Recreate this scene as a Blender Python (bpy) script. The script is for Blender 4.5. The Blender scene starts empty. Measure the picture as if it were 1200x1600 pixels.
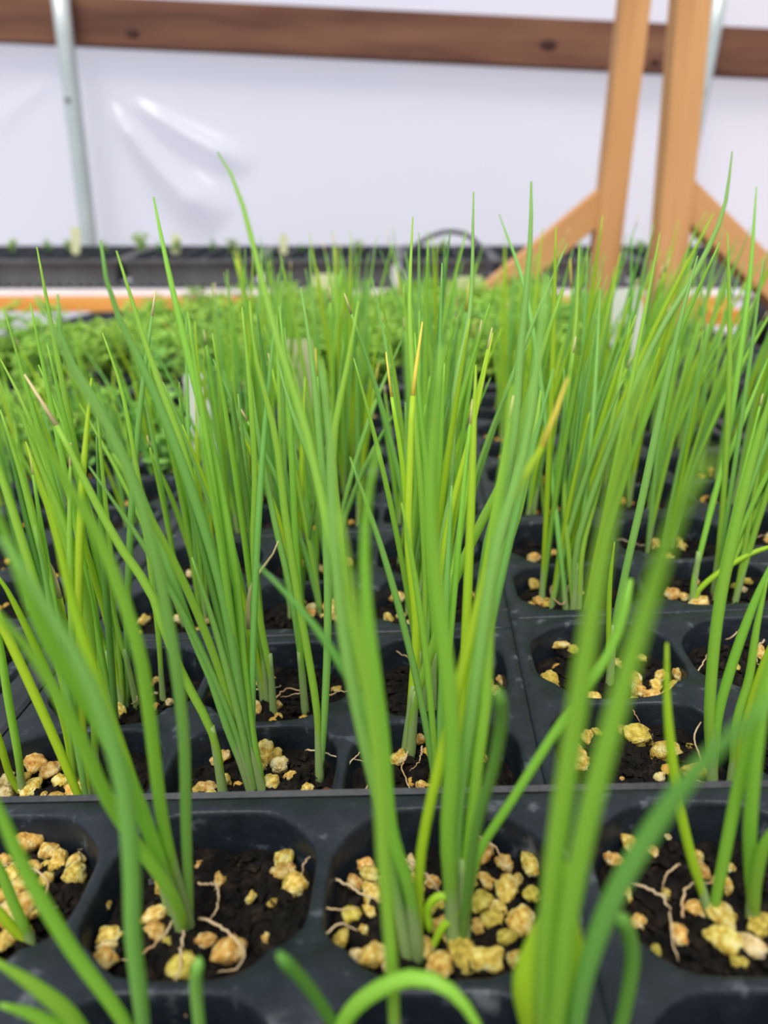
import bpy, bmesh, math, random
from mathutils import Vector, Matrix, noise
S = bpy.context.scene
C = S.collection
R = random.Random(11)

# ------------------------------------------------------------------ camera, sky, light, exposure
HC = 1.0                                   # lens height above the floor
PITCH = math.radians(20.05); FPX = 1200.0
cd = bpy.data.cameras.new('camera'); cam = bpy.data.objects.new('camera', cd); C.objects.link(cam)
cam.location = (0, 0, HC); cam.rotation_euler = (math.pi/2 - PITCH, 0, 0)
cd.sensor_fit = 'VERTICAL'; cd.sensor_height = 36; cd.lens = 36*FPX/1600
cd.clip_start = .005; cd.clip_end = 100
cd.dof.use_dof = True; cd.dof.focus_distance = .212; cd.dof.aperture_fstop = 10.5
S.camera = cam

w = bpy.data.worlds.new('sky'); S.world = w; w.use_nodes = True
nt = w.node_tree; nt.nodes.clear()
wo = nt.nodes.new('ShaderNodeOutputWorld'); bg = nt.nodes.new('ShaderNodeBackground')
tc = nt.nodes.new('ShaderNodeTexCoord'); sep = nt.nodes.new('ShaderNodeSeparateXYZ')
ramp = nt.nodes.new('ShaderNodeValToRGB')
nt.links.new(tc.outputs['Generated'], sep.inputs[0]); nt.links.new(sep.outputs['X'], ramp.inputs[0])
ramp.color_ramp.elements[0].position = .0; ramp.color_ramp.elements[0].color = (.80, .86, 1.0, 1)
ramp.color_ramp.elements[1].position = .5; ramp.color_ramp.elements[1].color = (.98, .91, .97, 1)
nt.links.new(ramp.outputs[0], bg.inputs[0]); bg.inputs[1].default_value = 1.0
nt.links.new(bg.outputs[0], wo.inputs[0])

sd = bpy.data.lights.new('sun', 'SUN'); sun = bpy.data.objects.new('sun', sd); C.objects.link(sun)
sd.energy = 3.2; sd.angle = math.radians(30); sd.color = (1, .97, .9)
sun.rotation_euler = (math.radians(30), math.radians(-12), 0)

S.view_settings.view_transform = 'Standard'; S.view_settings.look = 'None'
S.view_settings.gamma = 1; S.view_settings.use_curve_mapping = False
S.view_settings.exposure = 0.0
S.cycles.max_bounces = 8; S.cycles.transparent_max_bounces = 12

# ------------------------------------------------------------------ helpers
cP, sP = math.cos(PITCH), math.sin(PITCH)
def ray(x, y):
    v = (800 - y)/FPX
    return Vector(((x-600)/FPX, cP + sP*v, -sP + cP*v))
def at(x, y, Y):                            # point at forward distance Y
    r = ray(x, y); return r*(Y/r.y) + Vector((0, 0, HC))
def on(x, y, zz, tau):                      # point on the sloping plane z = zz + tau*X, zz relative to the lens
    r = ray(x, y); t = zz/(r.z - tau*r.x); return r*t + Vector((0, 0, HC))
def depth(p): return p.y*cP - (p.z-HC)*sP

def tag(o, label=None, cat=None, group=None, kind=None):
    if label: o['label'] = label
    if cat: o['category'] = cat
    if group: o['group'] = group
    if kind: o['kind'] = kind
    return o
def mesh_obj(name, verts, faces, mat, parent=None, smooth=True):
    me = bpy.data.meshes.new(name); me.from_pydata(verts, [], faces)
    if smooth: me.polygons.foreach_set('use_smooth', [True]*len(me.polygons))
    if mat: me.materials.append(mat)
    me.update()
    o = bpy.data.objects.new(name, me); C.objects.link(o); o.parent = parent
    return o
def bm_obj(name, bm, mat, parent=None, smooth=False):
    me = bpy.data.meshes.new(name); bm.to_mesh(me); bm.free()
    if smooth: me.polygons.foreach_set('use_smooth', [True]*len(me.polygons))
    if mat: me.materials.append(mat)
    o = bpy.data.objects.new(name, me); C.objects.link(o); o.parent = parent
    return o
def empty(name, loc):
    o = bpy.data.objects.new(name, None); C.objects.link(o); o.location = loc; o.empty_display_size = .01
    return o
def spline(pts, n):                         # Catmull-Rom resample by even parameter
    P = [2*pts[0]-pts[1]] + list(pts) + [2*pts[-1]-pts[-2]]
    L = [0]
    for i in range(len(pts)-1): L.append(L[-1] + (pts[i+1]-pts[i]).length)
    out = []
    for k in range(n+1):
        d = L[-1]*k/n; i = 0
        while i < len(pts)-2 and d > L[i+1]: i += 1
        t = (d - L[i])/max(1e-9, L[i+1]-L[i])
        a, b, c, e = P[i], P[i+1], P[i+2], P[i+3]
        out.append(.5*((2*b) + (c-a)*t + (2*a-5*b+4*c-e)*t*t + (3*b-a-3*c+e)*t**3))
    return out
def tube(pts, rad, ns=7, flat=1.0):
    V, F = [], []; n = len(pts)
    up = Vector((0, 1, 0.13)).normalized()
    for i, p in enumerate(pts):
        t = (pts[min(i+1, n-1)] - pts[max(i-1, 0)]).normalized()
        a = t.cross(up)
        if a.length < 1e-3: a = t.cross(Vector((1, 0, 0)))
        a.normalize(); b = t.cross(a).normalized()
        for k in range(ns):
            q = 2*math.pi*k/ns
            V.append(p + a*(rad[i]*math.cos(q)) + b*(rad[i]*flat*math.sin(q)))
    for i in range(n-1):
        for k in range(ns):
            F.append((i*ns+k, i*ns+(k+1) % ns, (i+1)*ns+(k+1) % ns, (i+1)*ns+k))
    F.append(tuple(range(ns))[::-1]); F.append(tuple((n-1)*ns+k for k in range(ns)))
    return V, F
def box(bm, cx, cy, cz, sx, sy, sz, M=None, bev=0):
    r = bmesh.ops.create_cube(bm, size=1, matrix=Matrix.Translation((cx, cy, cz)) @ Matrix.Diagonal((sx, sy, sz, 1)))
    vs = r['verts']
    if bev:
        es = list({e for v in vs for e in v.link_edges})
        rr = bmesh.ops.bevel(bm, geom=es, offset=bev, segments=2, affect='EDGES', profile=.5)
        vs = list({v for f in rr['faces'] for v in f.verts} | {v for v in vs if v.is_valid})
    if M: bmesh.ops.transform(bm, matrix=M, verts=vs)

# ------------------------------------------------------------------ materials
def mat(name, col, rough=.5, spec=.5, trans=0, tcol=None, noise_cols=None, nscale=20, bump=0, bscale=200, coords='Object', detail=4, metal=0, stretch=None, rand=0):
    m = bpy.data.materials.new(name); m.use_nodes = True; n = m.node_tree; b = n.nodes['Principled BSDF']
    b.inputs['Roughness'].default_value = rough; b.inputs['Specular IOR Level'].default_value = spec
    b.inputs['Metallic'].default_value = metal
    b.inputs['Base Color'].default_value = (*col, 1)
    t = n.nodes.new('ShaderNodeTexCoord'); src = t.outputs[coords]
    if stretch:
        mp = n.nodes.new('ShaderNodeMapping'); mp.inputs['Scale'].default_value = stretch
        n.links.new(src, mp.inputs[0]); src = mp.outputs[0]
    colout = None
    if noise_cols:
        no = n.nodes.new('ShaderNodeTexNoise'); no.inputs['Scale'].default_value = nscale; no.inputs['Detail'].default_value = detail
        n.links.new(src, no.inputs['Vector'])
        cr = n.nodes.new('ShaderNodeValToRGB'); e = cr.color_ramp.elements
        while len(e) < len(noise_cols): e.new(.5)
        for i, (p, c) in enumerate(noise_cols): e[i].position = p; e[i].color = (*c, 1)
        n.links.new(no.outputs['Fac'], cr.inputs[0]); colout = cr.outputs[0]
    if rand:
        oi = n.nodes.new('ShaderNodeObjectInfo'); hs = n.nodes.new('ShaderNodeHueSaturation')
        mr = n.nodes.new('ShaderNodeMapRange'); mr.inputs[3].default_value = 1-rand; mr.inputs[4].default_value = 1+rand
        n.links.new(oi.outputs['Random'], mr.inputs[0]); n.links.new(mr.outputs[0], hs.inputs['Value'])
        m2 = n.nodes.new('ShaderNodeMapRange'); m2.inputs[3].default_value = .5-rand*.1; m2.inputs[4].default_value = .5+rand*.1
        mm = n.nodes.new('ShaderNodeMath'); mm.operation = 'FRACT'; ml = n.nodes.new('ShaderNodeMath'); ml.operation = 'MULTIPLY'; ml.inputs[1].default_value = 7.3
        n.links.new(oi.outputs['Random'], ml.inputs[0]); n.links.new(ml.outputs[0], mm.inputs[0]); n.links.new(mm.outputs[0], m2.inputs[0])
        n.links.new(m2.outputs[0], hs.inputs['Hue'])
        if colout: n.links.new(colout, hs.inputs['Color'])
        else: hs.inputs['Color'].default_value = (*col, 1)
        colout = hs.outputs[0]
    if colout: n.links.new(colout, b.inputs['Base Color'])
    if bump:
        nb = n.nodes.new('ShaderNodeTexNoise'); nb.inputs['Scale'].default_value = bscale; nb.inputs['Detail'].default_value = 3
        n.links.new(src, nb.inputs['Vector'])
        bu = n.nodes.new('ShaderNodeBump'); bu.inputs['Strength'].default_value = bump; bu.inputs['Distance'].default_value = .001
        n.links.new(nb.outputs['Fac'], bu.inputs['Height']); n.links.new(bu.outputs[0], b.inputs['Normal'])
    if trans:
        out = n.nodes['Material Output']; tr = n.nodes.new('ShaderNodeBsdfTranslucent'); mx = n.nodes.new('ShaderNodeMixShader')
        tr.inputs[0].default_value = (*(tcol or col), 1); mx.inputs[0].default_value = trans
        n.links.new(b.outputs[0], mx.inputs[1]); n.links.new(tr.outputs[0], mx.inputs[2]); n.links.new(mx.outputs[0], out.inputs[0])
    return m

M = {}
M['leafA'] = mat('onion_leaf_green', (.31, .57, .065), .45, .35, .35, (.52, .88, .06), rand=.12)
M['leafB'] = mat('onion_leaf_bluish_green', (.24, .50, .10), .45, .35, .3, (.42, .78, .10), rand=.12)
M['leafC'] = mat('onion_leaf_yellow_green', (.40, .60, .03), .45, .35, .35, (.66, .92, .03), rand=.12)
M['leafD'] = mat('onion_leaf_dark_green', (.14, .33, .05), .45, .35, .25, (.24, .52, .04), rand=.12)
M['sheath'] = mat('onion_sheath_pale_green', (.33, .48, .16), .45, .35, .3, (.4, .6, .15))
M['yellow'] = mat('yellowed_leaf_tip', (.85, .72, .10), .5, .3, .3)
M['drytip'] = mat('dried_tan_tip', (.75, .62, .32), .6, .3, .2)
M['plastic'] = mat('black_tray_plastic', (.02, .024, .03), .42, .35, noise_cols=[(.35, (.006, .009, .013)), (.62, (.012, .017, .024)), (.74, (.10, .11, .12))], nscale=150, detail=9, bump=.25, bscale=500)
M['flat'] = mat('black_flat_plastic', (.02, .022, .026), .45, .35, noise_cols=[(.4, (.010, .012, .016)), (.75, (.035, .037, .04))], nscale=40, bump=.2, bscale=300)
M['fartray'] = mat('grey_flat_plastic', (.05, .05, .05), .55, .4, noise_cols=[(.4, (.10, .10, .10)), (.75, (.15, .15, .15))], nscale=20)  # lighter grey than the plastic of the nearer flats
M['soil'] = mat('dark_potting_soil', (.02, .014, .009), .9, .2, noise_cols=[(.35, (.003, .0024, .002)), (.55, (.009, .0065, .0045)), (.72, (.030, .019, .011))], nscale=260, detail=6, bump=.8, bscale=700)
M['grit'] = mat('yellow_grit_stone', (.6, .45, .15), .8, .3, noise_cols=[(.30, (.34, .16, .03)), (.42, (.58, .35, .06)), (.55, (.70, .54, .17)), (.72, (.80, .70, .38))], nscale=1.6, detail=6, bump=.7, bscale=5, rand=.18)
M['gritY'] = mat('mossy_yellow_grit_stone', (.6, .5, .1), .8, .3, noise_cols=[(.30, (.22, .17, .03)), (.48, (.50, .38, .05)), (.7, (.66, .56, .16))], nscale=1.6, detail=6, bump=.7, bscale=5, rand=.18)
M['gritW'] = mat('cream_grit_stone', (.8, .75, .5), .8, .3, noise_cols=[(.32, (.40, .27, .08)), (.5, (.66, .52, .24)), (.7, (.76, .68, .42))], nscale=1.6, detail=6, bump=.7, bscale=5, rand=.1)
M['bark'] = mat('red_brown_bark', (.16, .06, .03), .85, .2, noise_cols=[(.4, (.08, .03, .018)), (.6, (.25, .1, .05))], nscale=200, bump=.6)
M['root'] = mat('dry_tan_root', (.55, .36, .19), .7, .2, noise_cols=[(.4, (.50, .30, .14)), (.6, (.66, .50, .30))], nscale=100)
M['wood'] = mat('orange_new_timber', (.60, .27, .075), .6, .3, noise_cols=[(.35, (.50, .24, .085)), (.6, (.63, .33, .13)), (.72, (.55, .28, .105))], nscale=4, stretch=(8, 8, .7), detail=5)
M['woodH'] = mat('bright_orange_board', (.80, .34, .07), .6, .3, noise_cols=[(.35, (.74, .29, .05)), (.65, (.86, .40, .09))], nscale=4, stretch=(1, 8, 8))
M['rail'] = mat('aged_brown_timber', (.2, .08, .04), .65, .3, noise_cols=[(.30, (.07, .025, .015)), (.5, (.155, .062, .035)), (.7, (.21, .095, .05))], nscale=3, stretch=(.8, 6, 8), detail=6)
M['knot'] = mat('dark_timber_knot', (.05, .02, .015), .7, .2)
M['pipe'] = mat('galvanised_steel_pipe', (.50, .56, .55), .42, .5, metal=.35, noise_cols=[(.4, (.46, .53, .52)), (.65, (.55, .60, .58))], nscale=6)
M['steel'] = mat('dark_bolt_steel', (.1, .1, .1), .4, .5, metal=.8)
M['tagW'] = mat('white_plastic_plant_label', (.86, .88, .80), .45, .4, .2, noise_cols=[(.3, (.80, .83, .72)), (.7, (.90, .92, .86))], nscale=30)
M['tagC'] = mat('cream_plastic_plant_label', (.80, .78, .46), .5, .4, .2, noise_cols=[(.3, (.72, .74, .40)), (.7, (.86, .86, .54))], nscale=30)
M['slat'] = mat('white_plastic_slats', (.82, .82, .86), .45, .4, noise_cols=[(.3, (.76, .76, .80)), (.7, (.88, .88, .92))], nscale=9)
M['cable'] = mat('dark_grey_hose', (.07, .07, .09), .5, .4)
M['herbA'] = mat('feathery_leaf_light_green', (.44, .68, .13), .5, .3, .4, (.65, .95, .14), rand=.15)
M['herbB'] = mat('rounded_leaf_mid_green', (.30, .56, .12), .5, .3, .4, (.45, .8, .14), rand=.15)
M['floor'] = mat('brown_earth_floor', (.16, .11, .07), .9, .2, noise_cols=[(.35, (.12, .08, .05)), (.65, (.24, .17, .11))], nscale=6, bump=.4, bscale=40)
M['darkwood'] = mat('weathered_dark_bench_wood', (.13, .07, .04), .8, .2, noise_cols=[(.4, (.09, .05, .03)), (.6, (.17, .1, .06))], nscale=6, stretch=(1, 8, 8))

# translucent greenhouse film
m = bpy.data.materials.new('translucent_greenhouse_film'); m.use_nodes = True; n = m.node_tree
b = n.nodes['Principled BSDF']; out = n.nodes['Material Output']
b.inputs['Base Color'].default_value = (.87, .85, .91, 1); b.inputs['Roughness'].default_value = .22; b.inputs['Specular IOR Level'].default_value = 1
tr = n.nodes.new('ShaderNodeBsdfTranslucent'); tr.inputs[0].default_value = (.90, .88, .94, 1)
tp = n.nodes.new('ShaderNodeBsdfTransparent'); tp.inputs[0].default_value = (.93, .92, .96, 1)
m1 = n.nodes.new('ShaderNodeMixShader'); m1.inputs[0].default_value = .5
m2 = n.nodes.new('ShaderNodeMixShader'); m2.inputs[0].default_value = .3
n.links.new(b.outputs[0], m1.inputs[1]); n.links.new(tr.outputs[0], m1.inputs[2])
n.links.new(m1.outputs[0], m2.inputs[1]); n.links.new(tp.outputs[0], m2.inputs[2]); n.links.new(m2.outputs[0], out.inputs[0])
M['film'] = m

# ------------------------------------------------------------------ the setting: floor, film wall, rail
bm = bmesh.new(); box(bm, 0, 1.5, -.05, 9, 8, .1)
tag(bm_obj('floor', bm, M['floor']), 'brown earth greenhouse floor under the benches', 'floor', kind='structure')

WY = 2.0
def fold(x, z):                             # creases fanning out from where the film is pulled round the pipe
    c = at(128, 95, WY); dx, dz = x - c.x, z - c.z
    r = math.hypot(dx, dz); th = math.degrees(math.atan2(-dz, dx)); h = 0
    for t0, wd, am, r0, r1 in ((56, 6, .05, .10, .46), (46, 4, -.014, .10, .40), (36, 4, .03, .12, .44), (150, 6, .007, .05, .30), (71, 5, -.005, .1, .45)):
        rr = max(0, min(1, (r-r0)/.08))*max(0, min(1, (r1-r)/.08))
        tc_ = t0 - 22*(r-.2)
        h += am*rr*math.exp(-((th-tc_)/wd)**2)
    return h + .006*noise.noise(Vector((x*2.2, z*2.2, 0))) + .0015*noise.noise(Vector((x*9, z*5, 3)))
V, F = [], []
xs = [-3.2 + i*.4 for i in range(5)] + [-1.25 + i*.012 for i in range(100)] + [0 + i*.05 for i in range(24)] + [1.3 + .4*i for i in range(6)]
zs = [0, .3, .6, .8] + [.88 + i*.012 for i in range(62)] + [1.7, 1.9, 2.1]
for z in zs:
    for x in xs: V.append((x, WY - fold(x, z), z))
nx = len(xs)
for j in range(len(zs)-1):
    for i in range(nx-1): F.append((j*nx+i, j*nx+i+1, (j+1)*nx+i+1, (j+1)*nx+i))
tag(mesh_obj('wall_back', V, F, M['film']), 'hazy lavender white plastic film wall behind the benches', 'wall', kind='structure')

# brown rail fixed along the film, falling slightly to the right
pL, pR = at(-150, 20.5, 1.973), at(1350, 92.5, 1.973)
ang = math.atan2(pR.z-pL.z, pR.x-pL.x); mid = (pL+pR)/2; ln = (pR-pL).length + 1.2
rail = empty('timber_rail', mid); tag(rail, 'aged brown timber rail running along the film wall above the benches', 'rail')
rail.rotation_euler = (0, -ang, 0)
bm = bmesh.new(); box(bm, 0, 0, 0, ln, .038, .094, bev=.002); bm_obj('board', bm, M['rail'], rail)
for px_, py_, sr in ((207, 52, .016), (857, 70, .019), (1024, 98, .012)):
    p = at(px_, py_, 1.953); lx = (p.x-mid.x)*math.cos(ang) + (p.z-mid.z)*math.sin(ang); lz = -(p.x-mid.x)*math.sin(ang) + (p.z-mid.z)*math.cos(ang)
    bm = bmesh.new(); bmesh.ops.create_uvsphere(bm, u_segments=12, v_segments=8, radius=sr, matrix=Matrix.Translation((lx, -.019, max(-.036, min(.036, lz)))) @ Matrix.Diagonal((1, .12, .6, 1)))
    bm_obj('knot', bm, M['knot'], rail, True)

def pipe(name, p0, p1, r, label):
    e = empty(name, p1); tag(e, label, 'pipe')
    pts = [p0 + (p1-p0)*(i/12) - p1 for i in range(13)]
    V, F = tube(pts, [r]*13, 16); mesh_obj('tube', V, F, M['pipe'], e)
    q = pts[2] + Vector((-.004, -r, 0))
    bm = bmesh.new(); bmesh.ops.create_cone(bm, cap_ends=True, segments=8, radius1=.006, radius2=.005, depth=.006, matrix=Matrix.Translation(q) @ Matrix.Rotation(math.pi/2, 4, 'X'))
    bm_obj('bolt', bm, M['steel'], e)
    return e
a0, a1 = at(89, -45, 1.925), at(142, 396, 1.925); a1 = a0 + (a1-a0)*2.6
pipe('steel_hoop_pipe', a0, a1, .0185, 'grey steel pipe standing in front of film wall, crossing brown rail')
a0, a1 = at(1131, -45, 1.925), at(1066, 300, 1.925); a1 = a0 + (a1-a0)*3.2
pipe('steel_hoop_pipe', a0, a1, .0185, 'grey steel pipe leaning behind the thicker wooden post')

# ------------------------------------------------------------------ trays and cell packs
H = .12; TAU = .07; YAW = math.radians(3)
UX = Vector((math.cos(YAW), -math.sin(YAW), 0)); VX = Vector((math.sin(YAW), math.cos(YAW), 0))
def axes(tau):
    ax = Vector((UX.x, UX.y, tau*UX.x)).normalized(); ay = Vector((VX.x, VX.y, tau*VX.x)); ay = (ay - ax*ay.dot(ax)).normalized()
    return ax, ay, ax.cross(ay)
AX, AY, AZ = axes(TAU)
BX, BY, BZ = axes(.025)                     # the farther flats lie nearly level
def basis(P, far_=False):
    m_ = Matrix((BX, BY, BZ) if far_ else (AX, AY, AZ)).transposed().to_4x4(); m_.translation = P; return m_
CA, CB, EE = .405*H, .37*H, .02*H
PW, PD = 3*CA + 2*EE, 2*CB + 2*EE
SOILZ = -.0095
def hole(t, ha, hb, k=1.53, p=18):
    c, s = abs(math.cos(t)), abs(math.sin(t))
    return ((c/ha)**p + (s/hb)**p + ((c/ha + s/hb)/k)**p)**(-1/p)
def pack_mesh():
    V, F = [], []; NA = 48
    for ci in range(3):
        for cj in range(2):
            cx = EE + CA*(ci+.5); cy = -EE - CB*(cj+.5)
            xl = 0 if ci == 0 else cx-CA/2; xr = PW if ci == 2 else cx+CA/2
            yt = 0 if cj == 0 else cy+CB/2; yb = -PD if cj == 1 else cy-CB/2
            rings = []
            # angles go through the rectangle's corners so that neighbours meet
            per = []
            for k in range(12): per.append((xr, yb + (yt-yb)*k/12, 'x', (ci < 2)))
            for k in range(12): per.append((xr + (xl-xr)*k/12, yt, 'y', cj == 1))
            for k in range(12): per.append((xl, yt + (yb-yt)*k/12, 'x', ci > 0))
            for k in range(12): per.append((xl + (xr-xl)*k/12, yb, 'y', cj == 0))
            base = len(V)
            for (x, y, sd_, inner) in per:
                s = (2*(y-cy)/CB) if sd_ == 'x' else (2*(x-cx)/CA)
                z = -.0022*max(0, 1-s*s) if inner else 0
                V.append((x, y, z))
            prof = [(-.0009, 0), (-.0014, -.0004), (-.0017, -.0014), (-.0030, -.016), (-.0075, -.040), (-.0090, -.0425)]
            for (ins, z) in prof:
                for (x, y, sd_, inner) in per:
                    t = math.atan2((y-cy)/CB, (x-cx)/CA)
                    t = math.atan2(math.sin(t)*CB, math.cos(t)*CA)
                    r = hole(t, CA/2+ins, CB/2+ins)
                    s = (2*(y-cy)/CB) if sd_ == 'x' else (2*(x-cx)/CA)
                    dz = -.0022*max(0, 1-s*s) if (inner and z > -.004) else 0
                    V.append((cx + r*math.cos(t), cy + r*math.sin(t), z+dz))
            for q in range(len(prof)):
                for k in range(NA):
                    k2 = (k+1) % NA
                    F.append((base+q*NA+k, base+q*NA+k2, base+(q+1)*NA+k2, base+(q+1)*NA+k))
            F.append(tuple(base+len(prof)*NA+k for k in range(NA)))
    me = bpy.data.meshes.new('cell_pack'); me.from_pydata(V, [], F)
    bm = bmesh.new(); bm.from_mesh(me)
    bmesh.ops.remove_doubles(bm, verts=bm.verts, dist=.00005)
    be = [e for e in bm.edges if len(e.link_faces) == 1]
    for off, dz in ((.0008, -.0005), (.0006, -.006)):
        r = bmesh.ops.extrude_edge_only(bm, edges=be)
        vs = [g for g in r['geom'] if isinstance(g, bmesh.types.BMVert)]
        for v in vs:
            d = Vector((v.co.x-PW/2, v.co.y+PD/2))
            if abs(d.x) > PW/2-.0001: v.co.x += off*(1 if d.x > 0 else -1)
            if abs(d.y) > PD/2-.0001: v.co.y += off*(1 if d.y > 0 else -1)
            v.co.z += dz
        be = [g for g in r['geom'] if isinstance(g, bmesh.types.BMEdge) and len(g.link_faces) == 1]
    bmesh.ops.recalc_face_normals(bm, faces=bm.faces)
    bm.to_mesh(me); bm.free()
    me.polygons.foreach_set('use_smooth', [True]*len(me.polygons))
    me.materials.append(M['plastic'])
    return me
PACK = pack_mesh()

def soil_mesh(fine, seed):
    rr = random.Random(seed); V, F = [], []
    G = 44 if fine else 12
    for ci in range(3):
        for cj in range(2):
            cx = EE + CA*(ci+.5); cy = -EE - CB*(cj+.5); base = len(V)
            NA = 48 if fine else 20
            NRr = 22 if fine else 5
            V.append((cx, cy, SOILZ))
            for q in range(1, NRr+1):
                for k in range(NA):
                    t = 2*math.pi*k/NA; r = hole(t, CA/2-.0022, CB/2-.0022)*q/NRr
                    x, y = cx + r*math.cos(t), cy + r*math.sin(t)
                    h = .0030*noise.noise(Vector((x*90, y*90, seed))) + .0034*abs(noise.noise(Vector((x*320, y*320, seed)))) + (.0012*noise.noise(Vector((x*800, y*800, seed))) if fine else 0)
                    V.append((x, y, SOILZ + h - .0012*(q/NRr)**4))
            for k in range(NA): F.append((base, base+1+k, base+1+(k+1) % NA))
            for q in range(NRr-1):
                for k in range(NA):
                    a = base+1+q*NA; F.append((a+k, a+NA+k, a+NA+(k+1) % NA, a+(k+1) % NA))
            # crumbs
            for _ in range(260 if fine else 14):
                t = rr.uniform(0, 6.28); r = hole(t, CA/2-.006, CB/2-.006)*math.sqrt(rr.random())
                x, y = cx + r*math.cos(t), cy + r*math.sin(t); s = rr.choice((rr.uniform(.0005, .0012), rr.uniform(.0009, .0022)))*(1 if fine else 1.5)
                z = SOILZ + .0008 + s*.4; b0 = len(V)
                d = [Vector((rr.uniform(.6, 1.3), 0, 0)), Vector((-rr.uniform(.6, 1.3), 0, 0)), Vector((0, rr.uniform(.6, 1.3), 0)), Vector((0, -rr.uniform(.6, 1.3), 0)), Vector((0, 0, rr.uniform(.5, 1))), Vector((0, 0, -.7))]
                ro = Matrix.Rotation(rr.uniform(0, 6), 3, 'Z') @ Matrix.Rotation(rr.uniform(-.7, .7), 3, 'X')
                for v in d: q_ = ro @ v; V.append((x+q_.x*s, y+q_.y*s, z+q_.z*s))
                for (i, j, k) in ((0, 2, 4), (2, 1, 4), (1, 3, 4), (3, 0, 4), (2, 0, 5), (1, 2, 5), (3, 1, 5), (0, 3, 5)): F.append((b0+i, b0+j, b0+k))
    me = bpy.data.meshes.new('potting_soil'); me.from_pydata(V, [], F); me.materials.append(M['soil'])
    return me
SOIL_F = [soil_mesh(True, s) for s in (1, 2)]; SOIL_C = [soil_mesh(False, s) for s in (3, 4)]

packs = {}
def place_pack(key, BL, sx, sy, desc, fine, group=None, far_=False):
    o = bpy.data.objects.new('cell_pack', PACK); C.objects.link(o)
    o.matrix_world = basis(BL, far_) @ Matrix.Diagonal((sx, sy, 1, 1))
    tag(o, 'black plastic six-cell seedling pack, ' + desc, 'seedling tray', group or 'black six-cell packs of seedlings')
    s = bpy.data.objects.new('potting_soil', (SOIL_F if fine else SOIL_C)[len(packs) % 2]); C.objects.link(s)
    s.matrix_world = o.matrix_world.copy()
    tag(s, 'dark crumbly potting soil filling the cells of the pack ' + desc, 'soil', 'potting soil in the cell packs', kind='stuff')
    packs[key] = (o.matrix_world.copy(), desc)
    return o
Z0, Z1 = -1.0*H, -1.08*H
GAP = .0022
# front flat: two packs side by side, a little higher than the rest
br = on(865, 1240, Z0, TAU); s0x, s0y = .975, .95
A1 = br - AX*PW*s0x
place_pack('A1', A1, s0x, s0y, 'nearest the lens in the middle', True)
AR = on(872, 1238, Z0, TAU); place_pack('AR', AR, s0x, s0y, 'nearest the lens on the right', True)
AL = A1 - AX*(PW*s0x + .004)
brp = on(797, 982, Z1, TAU); L1 = brp - AX*PW
R1 = on(800, 968, Z1, TAU)
ordn = ['', 'second row from the front', 'third row from the front', 'fourth row from the front', 'fifth row from the front', 'sixth row from the front', 'seventh row from the front']
for k in range(1, 6):
    off = AY*((PD+GAP)*(k-1))
    place_pack(('L', k), L1+off, 1, 1, ordn[k] + ', middle column', k <= 2)
    place_pack(('R', k), R1+off, 1, 1, ordn[k] + ', right column', k <= 2)
# left flat of the same packs
LLw = -AX*(PW+.021)
for k in range(0, 6):
    off = AY*((PD+GAP)*(k-.75)) + LLw
    place_pack(('W', k), L1+off+Vector((0, 0, -.004)), 1, 1, (ordn[k] if k else 'front row') + ' of the left flat, inner column', k <= 1)
    if k > 1: place_pack(('V', k), L1+off-AX*(PW+GAP)+Vector((0, 0, -.004)), 1, 1, ordn[k] + ' of the left flat, outer column', False)
# farther flats
FB = L1 + AY*((PD+GAP)*4 + .045) + AX*PW*.9; FB = Vector((FB.x, FB.y, HC-.124)) - BX*PW*.9   # level start of the farther flats
FNM = ('outermost', 'far left', 'left', 'middle', 'right', 'far right')
NR = (8, 8, 8, 6, 6, 6)
for k in range(8):
    for c_, nm in enumerate(FNM):
        base_ = FB + BY*((PD+GAP)*(k+1)) + BX*((PW+.012)*(c_-3))
        if k >= NR[c_] or (c_ == 5 and k > 2): continue
        place_pack(('F', c_, k), base_, 1, 1, ['nearest', 'second', 'third', 'fourth', 'fifth', 'sixth', 'seventh', 'eighth'][k] + ' row of herb flats, ' + nm + ' column', False, None, True)

def flat(BL, W, D, label, zoff=-.0025, lip=.008, name='nursery_flat', far_=False):
    """open tray around packs; BL = back left corner of its inside"""
    o = empty(name, BL + AZ*zoff); 
    o.matrix_world = basis(BL + AZ*zoff, far_)
    def rect(i, z): return [(-i, i, z), (W+i, i, z), (W+i, -D-i, z), (-i, -D-i, z)]
    prof = [(.0002, -.003), (.0008, .0008), (.002, .0016), (lip-.001, .0016), (lip, .0006), (lip, -.006), (lip-.0012, -.006), (lip-.0012, -.001), (.003, -.001), (-.004, -.056)]
    V, F = [], []
    for i, z in prof: V += rect(i, z)
    for q in range(len(prof)-1):
        for k in range(4): F.append((q*4+k, q*4+(k+1) % 4, q*4+4+(k+1) % 4, q*4+4+k))
    b0 = (len(prof)-1)*4; 
    mesh_obj('lip_and_wall', V, F, M['flat'], o, False)
    V2 = rect(-.004, -.056) + rect(-.004, -.058)
    mesh_obj('bottom', V2, [(0, 1, 2, 3), (7, 6, 5, 4), (0, 4, 5, 1), (1, 5, 6, 2), (2, 6, 7, 3), (3, 7, 4, 0)], M['flat'], o, False)
    tag(o, label, 'nursery tray', 'black nursery flats holding the packs'); return o
flat(L1 + AY*((PD+GAP)*4 + .001) - AX*.002, 2*PW+.009, 5*(PD+GAP)+.003, 'black nursery flat under the middle and right columns of onion packs')
flat(AL + AY*.002, 3*PW*s0x+.014, PD*s0y*2+.006, 'black nursery flat nearest the lens holding the front packs', lip=.003)
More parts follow.
